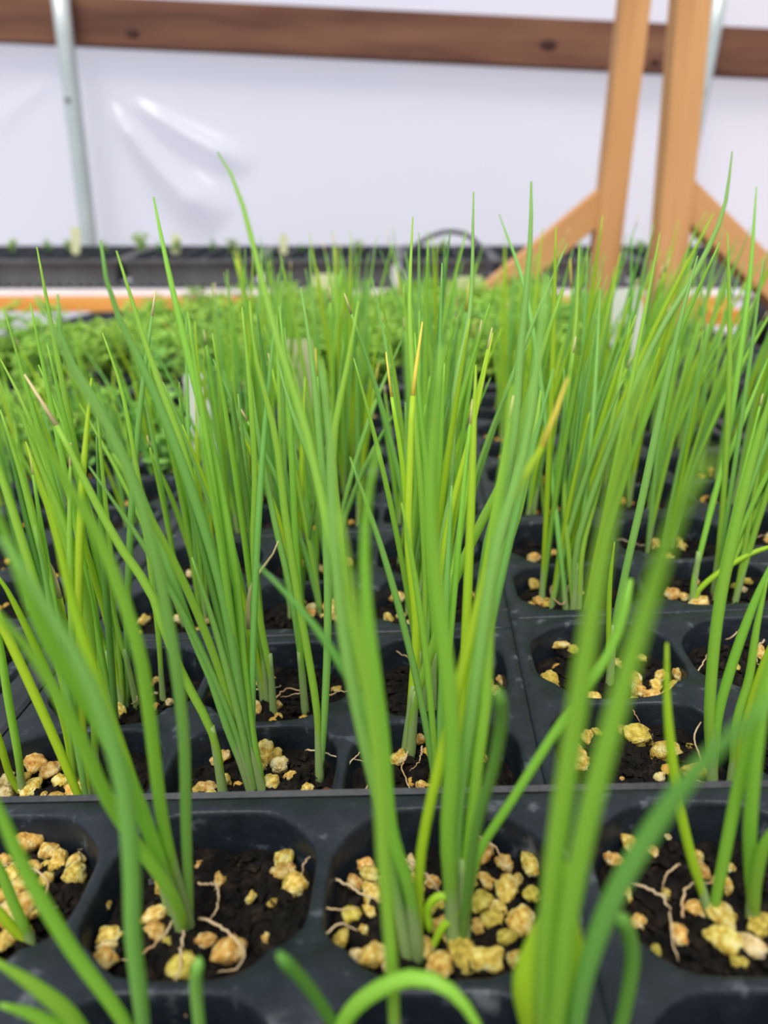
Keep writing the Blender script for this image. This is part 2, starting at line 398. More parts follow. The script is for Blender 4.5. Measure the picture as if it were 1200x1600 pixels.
flat(L1 + LLw + AY*((PD+GAP)*4.25+.001) - AX*(PW+GAP+.001) + Vector((0, 0, -.004)), 2*PW+GAP+.002, 6*(PD+GAP)+.003, 'black nursery flat at left of the middle onion packs')
for c_, nm in enumerate(FNM):
    flat(FB + BY*((PD+GAP)*NR[c_]+.001) + BX*((PW+.012)*(c_-3)-.001), PW+.002, NR[c_]*(PD+GAP)+.003, 'narrow black nursery flat of feathery herb seedlings, ' + nm + ' of its row', lip=.004, far_=True)

# benches under the flats
def bench_(bc, far_, y0, y1, x0, x1, label):
    bench = empty('slatted_bench', bc); bench.matrix_world = basis(bc, far_); tag(bench, label, 'bench')
    bm = bmesh.new(); n_ = int((y1-y0)/.1)
    for i in range(n_+1): box(bm, (x0+x1)/2, y0 + (y1-y0)*i/n_, -.009, x1-x0, .08, .018)
    bm_obj('slats', bm, M['darkwood'], bench)
    for yy in (y0+.03, y1-.03):
        bm = bmesh.new(); box(bm, (x0+x1)/2, yy, -.050, x1-x0, .04, .06); bm_obj('beam', bm, M['darkwood'], bench)
    for xx in (x0+.05, x1-.05):
        for yy in (y0+.03, y1-.03):
            bm = bmesh.new(); top = bench.matrix_world @ Vector((xx, yy, -.05)); hgt = top.z
            box(bm, xx, yy, -.05-hgt/2+.02, .06, .06, hgt-.04); bm_obj('leg', bm, M['darkwood'], bench)
bench_(L1 + AX*PW + AZ*(-.0665), False, -.32, .375, -.62, .55, 'dark weathered slatted bench carrying the onion seedling flats')
bench_(FB + BZ*(-.0665), True, .04, .79, -.66, .42, 'dark weathered slatted bench carrying the herb flats behind the onions')

# ------------------------------------------------------------------ onion seedlings
ORD = {1: 'single', 2: 'two', 3: 'three', 4: 'four', 5: 'five', 6: 'six', 7: 'seven', 8: 'eight', 9: 'nine', 10: 'ten', 11: 'eleven', 12: 'twelve', 13: 'thirteen', 14: 'fourteen', 15: 'fifteen', 16: 'sixteen', 17: 'seventeen', 18: 'eighteen', 19: 'nineteen', 20: 'twenty', 21: 'twenty-one', 22: 'twenty-two', 23: 'twenty-three'}
NTH = ['leftmost', 'second from left', 'third from left', 'fourth from left', 'fifth from left', 'sixth from left', 'seventh from left', 'eighth from left', 'ninth from left', 'tenth from left', 'eleventh from left', 'twelfth from left'] + [w_ + ' from left' for w_ in 'thirteenth fourteenth fifteenth sixteenth seventeenth eighteenth nineteenth twentieth twenty-first twenty-second twenty-third'.split()]
plants = []                                 # (cell key, base, object)
def leaf(parent, base, pts, wmm, mt, tip=None, blunt=False, n=18):
    P = [p-base for p in spline(pts, n)]
    r0 = wmm/2000; rad = []
    for i in range(n+1):
        t = i/n
        r = r0*(.82 + .18*min(1, t/.2))
        if not blunt: r *= 1 if t < .45 else 1-.80*((t-.45)/.55)**2.3
        elif i == n: r *= .55
        rad.append(r)
    if tip:
        c = int(n*tip[0])
        V, F = tube(P[:c+1], rad[:c+1]); lf = mesh_obj('leaf', V, F, M[mt], parent)
        V, F = tube(P[c:], rad[c:]); t_ = mesh_obj('leaf_tip', V, F, M[tip[1]], lf); t_['label'] = 'yellowed tip' if tip[1] == 'yellow' else 'dried tan tip'
    else:
        V, F = tube(P, rad); lf = mesh_obj('leaf', V, F, M[mt], parent)
    return lf
def cell_of(p):
    for key, (mw, d) in packs.items():
        q = mw.inverted() @ p
        if -.004 < q.x < PW+.004 and -PD-.004 < q.y < .004 and abs(q.z) < .04:
            return (key, min(2, max(0, int((q.x-EE)//CA))), min(1, max(0, int((-q.y-EE)//CB))))
    return None
def seedling(base, leaves, key=None):
    """leaves: list of (world points, width mm, material, tip, blunt)"""
    o = empty('onion_seedling', base)
    d = (leaves[0][0][1]-base).normalized() if len(leaves[0][0]) > 1 else Vector((0, 0, 1))
    wmm = leaves[0][1]; hh = min(.022, (leaves[0][0][-1]-base).length*.2)
    sp = spline([Vector((0, 0, -.002)), d*hh*.5, d*hh], 6)
    V, F = tube(sp, [wmm/2000*(1.32 - .56*i/6) for i in range(7)], 8); mesh_obj('stem', V, F, M['sheath'], o)
    for (pts, w_, mt, tip, bl) in leaves: leaf(o, base, pts, w_, mt, tip, bl)
    plants.append([key or cell_of(base), base, o]); return o

# traced seedlings: (plane, base pixel, [(pixels upwards, width mm, material, forward lean over the whole leaf in m, tip, blunt)])
A, B = Z0+SOILZ, Z1+SOILZ
T = [
 (A, (290, 1458), [([(233,1300),(200,1217),(140,1103),(77,1007),(25,880),(-30,740)], 3.0, 'leafA', -.03, None, 0),
                   ([(270,1400),(200,1300),(160,1233),(117,1137),(50,1023),(-30,930)], 2.6, 'leafA', -.03, None, 0)]),
 (A, (297, 1452), [([(257,1300),(233,1117),(213,1003),(160,853),(110,763),(57,680),(-10,590)], 2.7, 'leafA', -.02, None, 0),
                   ([(291,1300),(287,1150),(268,1000),(232,830),(185,700),(120,590),(57,462)], 2.5, 'leafB', .0, None, 0)]),
 (A, (270, 1432), [([(240,1330),(200,1200),(150,1060),(110,930),(80,800),(38,690)], 2.3, 'leafC', .0, None, 0)]),
 (B, (350, 1243), [([(333,1150),(283,1050),(250,967),(233,920),(187,853),(140,767),(97,680),(38,585)], 2.4, 'leafA', .01, (.93,'drytip'), 0)]),
 (B, (398, 1243), [([(360,1150),(330,1060),(300,990),(250,850),(200,730),(157,640),(100,540),(90,460)], 2.5, 'leafB', .0, None, 0),
                   ([(378,1160),(365,1060),(345,960),(318,830),(285,700),(235,560),(182,392)], 2.3, 'leafA', .03, None, 0)]),
 (B, (414, 1243), [([(390,1170),(372,1060),(352,950),(330,860),(290,740),(235,600),(175,470),(157,375)], 2.6, 'leafB', .0, None, 0),
                   ([(395,1150),(380,1030),(368,900),(335,720),(290,540),(258,400),(240,308)], 2.3, 'leafA', .03, None, 0)]),
 (B, (397, 1200), [([(392,1100),(389,1000),(388,940),(398,905),(425,868),(435,845)], 1.4, 'leafC', .0, (.62,'drytip'), 0)]),
 (B, (428, 1120), [([(424,1060),(405,960),(396,850),(398,740),(390,600),(378,480)], 2.1, 'leafA', .01, None, 0)]),
 (B, (478, 1117), [([(471,1050),(468,950),(462,850),(455,700),(445,560),(436,478)], 2.2, 'leafA', .02, None, 0),
                   ([(474,1060),(455,930),(430,820),(405,690),(385,540)], 2.0, 'leafB', .02, None, 0)]),
 (B, (500, 1219), [([(496,1120),(486,1050),(465,930),(445,800),(430,680),(400,560),(390,470)], 2.2, 'leafA', .01, None, 0),
                   ([(507,1120),(512,1000),(511,870),(500,700),(487,560),(470,450)], 2.2, 'leafB', .02, None, 0)]),
 (B, (255, 1102), [([(248,1000),(240,930),(230,850),(215,740),(190,610),(160,520)], 1.8, 'leafA', .01, None, 0)]),
 (B, (166, 1112), [([(155,1040),(130,960),(100,880),(70,780),(40,690)], 2.0, 'leafC', .0, None, 0),
                   ([(160,1040),(150,960),(140,880),(125,790)], 1.7, 'leafA', .0, None, 0)]),
 (B, (180, 1112), [([(170,1040),(150,970),(120,880),(90,780),(40,640),(0,560)], 2.0, 'leafA', .02, None, 0)]),
 (B, (193, 1112), [([(180,1040),(170,960),(150,860),(120,740),(95,650)], 2.0, 'leafC', .02, None, 0),
                   ([(188,1040),(178,960),(172,860),(160,740),(150,620)], 1.8, 'leafA', .02, None, 0)]),
 (B, (215, 1108), [([(200,1040),(185,990),(165,900),(140,800),(105,680),(60,570)], 1.9, 'leafA', .01, None, 0)]),
 (B, (36, 1246), [([(28,1180),(12,1090),(0,1010),(-20,900)], 2.2, 'leafA', .0, None, 0),
                  ([(15,1210),(0,1160),(-20,1100)], 2.0, 'leafC', .0, None, 0)]),
 (B, (116, 1235), [([(105,1150),(85,1080),(50,1000),(10,920),(-20,880)], 2.2, 'leafC', .0, None, 0),
                   ([(110,1150),(95,1040),(75,920),(50,800),(20,700),(0,640)], 2.2, 'leafA', .0, None, 0)]),
 (B, (150, 1240), [([(148,1150),(146,1050),(135,940),(105,830),(60,720),(30,640)], 2.2, 'leafA', .0, None, 0)]),
 (B, (125, 1225), [([(118,1130),(105,1000),(85,900),(60,850)], 1.8, 'leafC', .0, (.8,'drytip'), 0)]),
 (A, (645, 1497), [([(612,1340),(582,1150),(545,1060),(500,990),(450,930),(400,880)], 2.3, 'leafD', .01, None, 0),
                   ([(630,1400),(606,1280),(592,1180),(565,1050),(535,930),(510,820),(480,680),(430,520),(400,400),(370,292),(340,238)], 1.9, 'leafA', .06, None, 0)]),
 (A, (655, 1497), [([(640,1390),(612,1300),(598,1150),(585,1050),(572,930),(572,800),(590,700)], 2.7, 'leafA', -.015, None, 0),
                   ([(655,1370),(665,1290),(692,1170),(722,1050),(760,900),(800,780),(850,690),(887,590)], 2.3, 'leafC', .02, (.9,'yellow'), 0)]),
 (A, (640, 1500), [([(620,1400),(600,1290),(560,1120),(535,980),(520,820),(515,680),(500,560)], 2.5, 'leafB', .01, None, 0)]),
 (A, (712, 1478), [([(705,1400),(700,1300),(707,1180),(700,1060),(680,900),(672,780),(680,640),(690,540)], 3.3, 'leafA', -.01, None, 0),
                   ([(710,1390),(716,1260),(735,1120),(752,1000),(775,860),(820,700),(840,560),(855,430)], 2.6, 'leafB', .01, None, 0)]),
 (A, (722, 1480), [([(722,1400),(732,1320),(745,1200),(758,1100),(762,1000),(770,860),(790,700),(800,600)], 2.6, 'leafA', .01, None, 0),
                   ([(730,1400),(745,1290),(770,1200),(784,1120),(777,1078)], 2.1, 'leafD', -.025, None, 1)]),
 (A, (727, 1486), [([(728,1440),(745,1340),(800,1250),(870,1140),(940,1040),(968,980),(985,905)], 1.9, 'leafA', .004, None, 1)]),
 (A, (672, 1490), [([(690,1450),(712,1430),(705,1405),(685,1400),(668,1420),(672,1455)], 1.8, 'leafC', .0, None, 1)]),
 (B, (632, 1180), [([(640,1120),(645,1060),(650,980),(638,850),(640,740),(645,620),(660,503)], 2.3, 'leafC', .03, (.85,'yellow'), 0)]),
 (B, (640, 1185), [([(648,1100),(680,1000),(705,920),(745,830),(790,740),(820,640),(850,540),(880,450)], 2.6, 'leafA', .01, None, 0)]),
 (B, (655, 1115), [([(655,1050),(650,950),(640,850),(628,720),(612,620),(603,550)], 1.9, 'leafC', .01, (.9,'yellow'), 0),
                   ([(657,1050),(665,930),(660,800),(648,640),(640,480),(645,340)], 2.1, 'leafA', .04, None, 0)]),
 (B, (662, 1115), [([(664,1050),(672,950),(690,850),(705,740),(712,600),(735,480),(740,300)], 2.1, 'leafB', .05, None, 0)]),
 (B, (670, 1115), [([(674,1050),(690,960),(710,880),(730,760),(737,690)], 1.8, 'leafA', .02, (.92,'drytip'), 0),
                   ([(676,1050),(682,950),(700,820),(740,660),(770,520)], 2.0, 'leafC', .02, None, 0)]),
 (B, (677, 1115), [([(678,1050),(678,980),(670,880),(668,760),(655,620),(648,520)], 2.0, 'leafA', .02, None, 0)]),
 (B, (722, 1230), [([(730,1150),(735,1090),(748,980),(775,900),(810,800),(835,680),(845,610)], 2.4, 'leafA', .02, None, 0)]),
 (B, (715, 1238), [([(722,1180),(738,1120),(745,1000),(760,860),(800,700),(812,560),(828,390),(830,284)], 2.5, 'leafB', .03, None, 0)]),
 (B, (590, 1245), [([(575,1150),(560,1050),(542,950),(530,830),(520,700),(545,560),(560,470)], 2.3, 'leafA', .01, None, 0)]),
 (B, (585, 1240), [([(580,1180),(572,1080),(552,980),(535,900),(500,760),(455,640),(433,560)], 2.2, 'leafB', .02, None, 0)]),
 # right hand packs
 (A, (1112, 1436), [([(1082,1345),(1057,1235),(1043,1110),(1042,1005)], 2.2, 'leafC', .0, None, 0),
                    ([(1130,1345),(1155,1220),(1180,1120),(1215,1000),(1260,880)], 2.6, 'leafA', -.01, None, 0)]),
 (A, (1178, 1440), [([(1172,1350),(1172,1280),(1182,1180),(1205,1060)], 2.8, 'leafA', -.01, None, 0),
                    ([(1180,1380),(1195,1320),(1230,1270)], 2.6, 'leafA', -.01, None, 0)]),
 (B, (1114, 1222), [([(1108,1120),(1120,970),(1145,840),(1180,700),(1215,590)], 2.9, 'leafA', .0, None, 0),
                    ([(1120,1130),(1140,1050),(1175,950),(1215,860)], 2.6, 'leafA', .0, None, 0)]),
 (B, (1143, 1222), [([(1150,1130),(1170,1060),(1182,980),(1200,900)], 2.2, 'leafA', .0, None, 0)]),
 (B, (1148, 1224), [([(1160,1150),(1185,1060),(1215,980)], 2.3, 'leafC', .0, None, 0)]),
 (B, (953, 1075), [([(957,1000),(978,890),(1003,780),(1030,650),(1063,500),(1090,400)], 2.4, 'leafB', .02, None, 0)]),
 (B, (951, 1074), [([(951,980),(953,910),(960,847)], 1.7, 'leafC', .0, None, 0)]),
 (B, (896, 962), [([(900,860),(930,760),(975,640),(1030,520),(1090,420),(1130,330),(1144,237)], 2.6, 'leafB', .05, None, 0),
                  ([(890,880),(882,780),(885,640),(900,500),(905,380)], 2.2, 'leafA', .05, None, 0)]),
 (B, (904, 962), [([(910,860),(935,760),(960,640),(985,500)], 2.3, 'leafA', .03, None, 0),
                  ([(907,860),(920,720),(930,600),(938,450)], 2.1, 'leafB', .04, None, 0)]),
 (B, (886, 958), [([(875,860),(862,740),(845,600),(820,450),(780,335)], 2.2, 'leafB', .06, None, 0)]),
 (B, (1080, 950), [([(1088,890),(1105,820),(1130,720),(1150,600),(1170,450),(1182,292)], 2.3, 'leafA', .05, None, 0),
                   ([(1085,900),(1100,840),(1120,760),(1160,660),(1200,560)], 2.2, 'leafA', .03, None, 0)]),
 (B, (1084, 950), [([(1092,922),(1130,890),(1180,862),(1240,845)], 2.2, 'leafC', .0, None, 0)]),
 # blurred ones in the front row
 (A, (842, 1720), [([(848,1600),(852,1480),(868,1330),(898,1130),(928,940),(965,740),(1010,560)], 3.0, 'leafA', -.02, None, 0),
                   ([(868,1600),(888,1430),(930,1230),(1000,980),(1060,800),(1110,710)], 3.0, 'leafA', -.03, None, 0)]),
 (A, (890, 1710), [([(905,1560),(950,1420),(1030,1280),(1120,1170),(1230,1080)], 3.0, 'leafB', -.03, None, 0)]),
 (A, (950, 1680), [([(975,1580),(988,1500),(980,1450),(965,1430)], 2.6, 'leafD', -.005, None, 1)]),
 (A, (500, 1700), [([(530,1610),(570,1560),(640,1528),(700,1545),(745,1600),(760,1660)], 3.0, 'leafA', -.01, None, 0)]),
 (A, (560, 1680), [([(520,1600),(480,1540),(436,1492)], 2.2, 'leafD', -.01, None, 1)]),
 (A, (228, 1690), [([(222,1590),(208,1470),(205,1350),(192,1230),(150,1090),(80,960),(0,840)], 3.0, 'leafB', -.004, None, 0)]),
 (A, (235, 1680), [([(190,1590),(110,1480),(40,1360),(0,1270),(-50,1170)], 2.6, 'leafA', -.005, None, 0)]),
 (A, (170, 1700), [([(120,1600),(60,1545),(-10,1500)], 3.0, 'leafA', -.008, None, 0),
                   ([(130,1640),(60,1590),(0,1570)], 3.0, 'leafA', -.008, None, 0)]),
 (A, (320, 1690), [([(312,1610),(306,1540),(310,1500)], 2.2, 'leafB', -.004, None, 1)]),
 (A, (52, 1478), [([(25,1420),(0,1360),(-30,1300)], 2.4, 'leafA', .0, None, 0), ([(20,1450),(-20,1400)], 2.4, 'leafC', .0, None, 0)]),
 (A, (620, 1690), [([(612,1500),(600,1350),(590,1180),(560,990),(530,800)], 2.4, 'leafA', -.004, None, 0)]),
]
for (zz, bp, lvs) in T:
    b0 = on(bp[0], bp[1], zz, TAU); L_ = []
    for (pp, w_, mt, lean, tip, bl) in lvs:
        n_ = len(pp); pts = [b0]
        y0_, y1_ = bp[1], pp[-1][1]
        for i, (x, y) in enumerate(pp):
            f_ = (i+1)/n_; pts.append(at(x, y, b0.y + lean*f_*f_ if lean > 0 else b0.y + lean*f_))
        L_.append((pts, w_*(.86 if zz == A else .95), mt, tip, bool(bl)))
    seedling(b0, L_)
# the thickened sheath of the blurred seedling at the front
big = [p for p in plants if (p[1]-on(842, 1720, A, TAU)).length < 1e-6][0]
yb = big[1].y
pts = [at(x, y, yb)-big[1] for x, y in ((846, 1640), (852, 1580), (862, 1500), (872, 1430), (876, 1385), (885, 1350))]
V, F = tube(spline(pts, 12), [.0022, .003, .0038, .0046, .0052, .0054, .0050, .0043, .0035, .0027, .0021, .0016, .001], 12, flat=.45)
o = mesh_obj('swollen_sheath', V, F, M['leafC'], big[2]); o['label'] = 'swollen bright green sheath'

# the rest of the onions, cell by cell
def grow(base, nl, hgt, rr, lx, key, deep=0):
    L_ = []
    for i in range(nl):
        h_ = hgt*rr.uniform(.72, 1.0) if i else hgt
        dx = lx + rr.gauss(0, .10); dy = rr.gauss(0, .09) + deep
        cx_ = dx*rr.uniform(.5, 1.2)
        pts = [base]
        for k in (.25, .5, .75, 1.0):
            pts.append(base + Vector((h_*(dx*k*.55 + cx_*k*k*.45), h_*dy*k*k, h_*k*(1-.06*k))))
        mt = rr.choices(['leafA', 'leafB', 'leafC', 'leafD'], [5, 3.5, 2, .8])[0]
        tip = (.90, 'yellow') if rr.random() < .03 else ((.945, 'drytip') if rr.random() < .08 else None)
        if mt == 'leafD' : tip = None
        L_.append((pts, rr.uniform(1.6, 2.3), mt, tip, False))
    seedling(base, L_, key)
rr = random.Random(5)
def cell_base(mw, ci, cj, dx, dy): return mw @ Vector((EE+CA*(ci+.5)+dx, -EE-CB*(cj+.5)+dy, SOILZ))
plan = []
for k in range(1, 6):
    for c_ in 'LR':
        for ci in range(3):
            for cj in range(2):
                num = {1: 0, 2: 4, 3: 5, 4: 4, 5: 3}[k]
                if k == 1: num = 2 if c_ == 'L' else (2 if c_ == 'R' and ci == 2 else 0)
                if c_ == 'R' and k in (2,): num = {0: 4, 1: 3, 2: 4}[ci]
                plan.append(((c_, k), ci, cj, num))
for k in range(0, 6):
    for ci in range(3):
        for cj in range(2): plan.append((('W', k), ci, cj, 2))
for (pk_, ci, cj, num) in plan:
    mw = packs[pk_][0]
    cx0, cy0 = rr.gauss(0, .004), rr.gauss(0, .004)
    for q in range(num):
        bse = cell_base(mw, ci, cj, cx0 + rr.gauss(0, .006), cy0 + rr.gauss(0, .004))
        sx_ = 600 + FPX*bse.x/depth(bse)
        if sx_ < -160 or sx_ > 1330: continue
        hg = rr.uniform(.09, .152) if pk_[0] != 'W' else rr.uniform(.06, .115)
        lx = max(-.42, min(.42, bse.x*1.0 + rr.gauss(0, .05)))
        grow(bse, rr.choice((2, 3, 3, 4)), hg, rr, lx, (pk_, ci, cj), deep=.03)
# labels
cells = {}
for p in plants: cells.setdefault(p[0], []).append(p)
colw = ['left', 'centre', 'right']; roww = ['back', 'front']
pdesc = {'A1': 'nearest middle pack', 'AR': 'nearest right pack'}
rown = ['first', 'second', 'third', 'fourth', 'fifth', 'sixth']
for key, lst in cells.items():
    lst.sort(key=lambda p: (p[1].x, -p[1].y)); nn = len(lst)
    for i, p in enumerate(lst):
        if key is None:
            where = 'at the lower edge of the photo'; cell = where
        else:
            pk_, ci, cj = key
            if pk_ in pdesc: pd_ = pdesc[pk_]
            else: pd_ = {'L': 'middle column', 'R': 'right column', 'W': 'left flat', 'V': 'left flat'}.get(pk_[0], 'herb flat') + ' ' + rown[pk_[1] if pk_[0] != 'F' else pk_[2]] + ' pack'
            cell = 'in %s %s cell, %s' % (roww[cj], colw[ci], pd_)
        lab = ('%s of %s onion seedlings %s' % (NTH[min(i, 11)], ORD.get(nn, 'many'), cell)) if nn > 1 else 'only onion seedling ' + cell
        tag(p[2], lab, 'onion seedling', 'onion seedlings in the cell packs')

# ------------------------------------------------------------------ yellow grit stones on the soil
def stone_mesh(seed, mt, sub=3):
    bm = bmesh.new(); bmesh.ops.create_icosphere(bm, subdivisions=sub, radius=1)
    q = random.Random(seed); sc = Vector((q.uniform(.9, 1.35), q.uniform(.65, 1.0), q.uniform(.55, .85)))
    for v in bm.verts:
        d = v.co.normalized(); o_ = Vector((seed*7.1, 3, seed))
        h = 1 + .42*noise.noise(d*1.1+o_) + .24*noise.noise(d*2.9+o_) + .08*noise.noise(d*7+o_)
        v.co = Vector((d.x*sc.x, d.y*sc.y, d.z*sc.z))*h
    me = bpy.data.meshes.new('grit_stone'); bm.to_mesh(me); bm.free()
    me.polygons.foreach_set('use_smooth', [True]*len(me.polygons)); me.materials.append(M[mt]); return me
STN = [stone_mesh(s, mt) for s, mt in ((1, 'grit'), (2, 'grit'), (3, 'gritY'), (4, 'gritW'), (5, 'grit'), (6, 'gritY'), (7, 'grit'), (8, 'gritW'), (9, 'gritY'), (10, 'grit'))]
SMALL = stone_mesh(21, 'grit', 1)
stones = []
def stone(p, r, mi=None):
    mi = R.choice((0, 0, 1, 2, 3, 4, 5, 6, 6, 8, 9, 9)) if mi is None else mi
    o = bpy.data.objects.new('grit_stone', STN[mi]); C.objects.link(o)
    o.location = p + Vector((0, 0, r*.6 + .0006)); o.scale = (r, r, r)
    o.rotation_euler = (R.uniform(-.5, .5), R.uniform(-.5, .5), R.uniform(0, 6.28))
    stones.append((cell_of(p), p, o, mi, r))
G_A = [(830,1352,35),(792,1390,42),(755,1332,40),(788,1350,32),(760,1375,27),(808,1372,22),(815,1440,38),(770,1437,34),(750,1410,34),(765,1407,22),(725,1492,38),(760,1500,42),(687,1507,38),(610,1507,28),(695,1450,36),(692,1420,26),(645,1380,30),(642,1347,24),(607,1340,24),(805,1495,28),(665,1480,30),(740,1355,24),(707,1335,28),(830,1395,28),(790,1460,24),(655,1395,26),(650,1430,28),
 (572,1350,24),(578,1365,26),(555,1377,26),(582,1395,30),(550,1427,28),(577,1420,20),(532,1465,28),(567,1450,20),(557,1492,30),(585,1495,42),(735,1385,26),(745,1445,24),(720,1360,22),(675,1375,22),(780,1415,20),(600,1370,22),
 (240,1427,28),(243,1452,26),(255,1382,30),(250,1317,18),(342,1375,22),(437,1360,24),(452,1355,22),(442,1340,28),(455,1370,20),(462,1382,32),(392,1397,15),(360,1490,48),(320,1467,28),(285,1510,44),(170,1460,30),(167,1477,28),(165,1495,30),(162,1411,18),(262,1467,18),(415,1460,12),(312,1347,14),(160,1342,13),(425,1404,14),
 (42,1320,40),(75,1327,26),(92,1340,26),(77,1352,22),(117,1345,26),(117,1365,30),(52,1355,26),(70,1372,22),(37,1385,38),(30,1425,46),(10,1400,34),(35,1455,30),(10,1465,28),(5,1345,24),(55,1420,26),(20,1365,28),
 (1017,1330,24),(1045,1302,12),(1087,1335,20),(1095,1357,28),(1127,1380,30),(1137,1352,20),(1130,1430,36),(1090,1419,30),(1062,1460,32),(1042,1392,18),(1130,1467,42),(1175,1480,42),(1157,1500,26),(957,1340,26),(975,1392,26),(997,1435,22),(1025,1480,18),(985,1320,30),(1188,1440,30),
 (192,1552,24),(140,1575,44),(120,1590,30),(1180,1560,24)]
G_B = [(650,1152,26),(622,1185,26),(662,1227,20),(750,1185,16),(765,1065,14),(770,1080,22),(785,1062,14),
 (875,1007,20),(895,1015,18),(860,1062,24),(860,1078,22),(875,1080,18),(927,1092,24),(965,1035,16),(990,1065,30),(997,1080,26),(1025,1070,24),(1020,1090,26),(1047,1087,26),(1062,1055,24),(1057,1072,22),(1072,1088,20),(992,1095,18),(1000,1027,18),(1035,1055,18),
 (917,1150,22),(932,1142,18),(967,1140,20),(995,1150,34),(1040,1175,34),(900,1175,28),(905,1192,32),(1087,1207,36),(1030,1212,20),(970,1212,10),(1080,1165,16),
 (842,940,18),(862,942,16),(827,950,16),(855,959,16),(985,955,16),(1040,950,24),(1050,930,24),(1092,945,26),(1165,907,14),(1150,915,14),(1162,920,14),
 (90,1169,20),(55,1195,34),(80,1205,28),(37,1177,16),(57,1172,15),(97,1221,26),(127,1217,18),(117,1237,34),(47,1232,26),(67,1240,14),(90,1250,26),(7,1225,34),(10,1242,30),(195,1155,22),(20,1200,24),(35,1215,22),
 (412,1177,30),(430,1182,22),(437,1197,34),(452,1210,18),(425,1222,24),(480,1232,20),(310,1230,18),(325,1227,20),(352,1217,18),(345,1182,22),(375,1172,12),(412,1195,14),(330,1240,18),
 (432,1100,15),(395,1110,24),(435,1117,14),(405,1067,14),(265,1095,16),(202,1082,14),(185,1110,26),(177,1120,20),(525,1075,14),(345,1080,14),(240,1085,14),(1187,1020,18),(1150,1040,14)]
SZ = .0022
for (x, y, s) in G_A:
    p = on(x, y, A+SZ, TAU); p.z -= SZ; stone(p, s*.58*depth(p)/FPX)
for (x, y, s) in G_B:
    p = on(x, y, B+SZ, TAU); p.z -= SZ; stone(p, s*.57*depth(p)/FPX)
left = 296 - len(stones); rest = []
for (pk_, num) in [(('L', 2), 11), (('R', 2), 7), (('L', 1), 3), (('R', 1), 2), (('L', 3), 8), (('R', 3), 8), (('L', 4), 7), (('R', 4), 7), (('L', 5), 5), (('R', 5), 5)] + [(('W', k), 7) for k in range(6)] + [(('V', k), 6) for k in range(2, 6)]:
    mw = packs[pk_][0]
    for ci in range(3):
        for cj in range(2):
            gx, gy = R.uniform(-.008, .008), R.uniform(-.006, .006)
            for q in range(num):
                x = max(-.017, min(.017, gx+R.gauss(0, .009))); y = max(-.015, min(.015, gy+R.gauss(0, .008)))
                p = cell_base(mw, ci, cj, x, y); r = R.uniform(.0014, .0030)
                if left > 0 and 600+FPX*p.x/depth(p) > -10 and 600+FPX*p.x/depth(p) < 1210: stone(p, r); left -= 1
                else: rest.append((p, r))
kinds = {'grit': 'ochre', 'gritY': 'mossy', 'gritW': 'cream'}
slab = {}
for (key, p, o, mi, r) in stones:
    kd = kinds[STN[mi].materials[0].name and {'yellow_grit_stone': 'grit', 'mossy_yellow_grit_stone': 'gritY', 'cream_grit_stone': 'gritW'}[STN[mi].materials[0].name]]
    sz = 'small' if r < .0024 else ('large' if r > .0042 else 'medium')
    if key is None: cell = 'on soil at the edge of a cell'
    else:
        pk_, ci, cj = key
        pd_ = pdesc[pk_] if pk_ in pdesc else {'L': 'middle column', 'R': 'right column', 'W': 'left flat', 'V': 'left flat'}.get(pk_[0], 'herb flat') + ' ' + rown[pk_[1] if pk_[0] != 'F' else pk_[2]] + ' pack'
        cell = '%s %s cell, %s' % (roww[cj], colw[ci], pd_)
    slab.setdefault('%s %s grit stone%%s, %s' % (sz, kd, cell), []).append((p.x, o))
for k_, lst in slab.items():
    lst.sort(key=lambda t: t[0]); nn = len(lst)
    for i, (x_, o) in enumerate(lst):
        lab = (k_ % '') if nn == 1 else '%s of %s %s' % (NTH[i] if i < 23 else 'rightmost', ORD.get(nn, 'many'), k_ % 's')
        tag(o, lab, 'grit stone', 'grit stones on the soil of the cell packs')
V, F = [], []
for (p, r) in rest:
    b0 = len(V); ro = Matrix.Rotation(R.uniform(0, 6), 3, 'Z')
    for v in SMALL.vertices: V.append(p + Vector((0, 0, r*.3)) + (ro @ v.co)*r)
    for f in SMALL.polygons: F.append(tuple(b0+i for i in f.vertices))
tag(mesh_obj('grit', V, F, M['grit']), 'scattered yellow grit on the soil of the packs farther back', 'grit', kind='stuff')
# a chunk of red-brown bark and a small cone scale
for (x, y, s, zz, lab) in ((150, 1572, 34, A, 'red-brown chunk of bark in the front cell below the middle pack'), (512, 1238, 16, B, 'small grey-brown bark scrap between onion seedlings against the rim')):
    p = on(x, y, zz, TAU); o = bpy.data.objects.new('bark_chunk', stone_mesh(31+s, 'bark')); C.objects.link(o)
    r = s*.5*depth(p)/FPX; o.location = p+Vector((0, 0, r*.3)); o.scale = (r*1.3, r*.9, r*.8); tag(o, lab, 'bark')

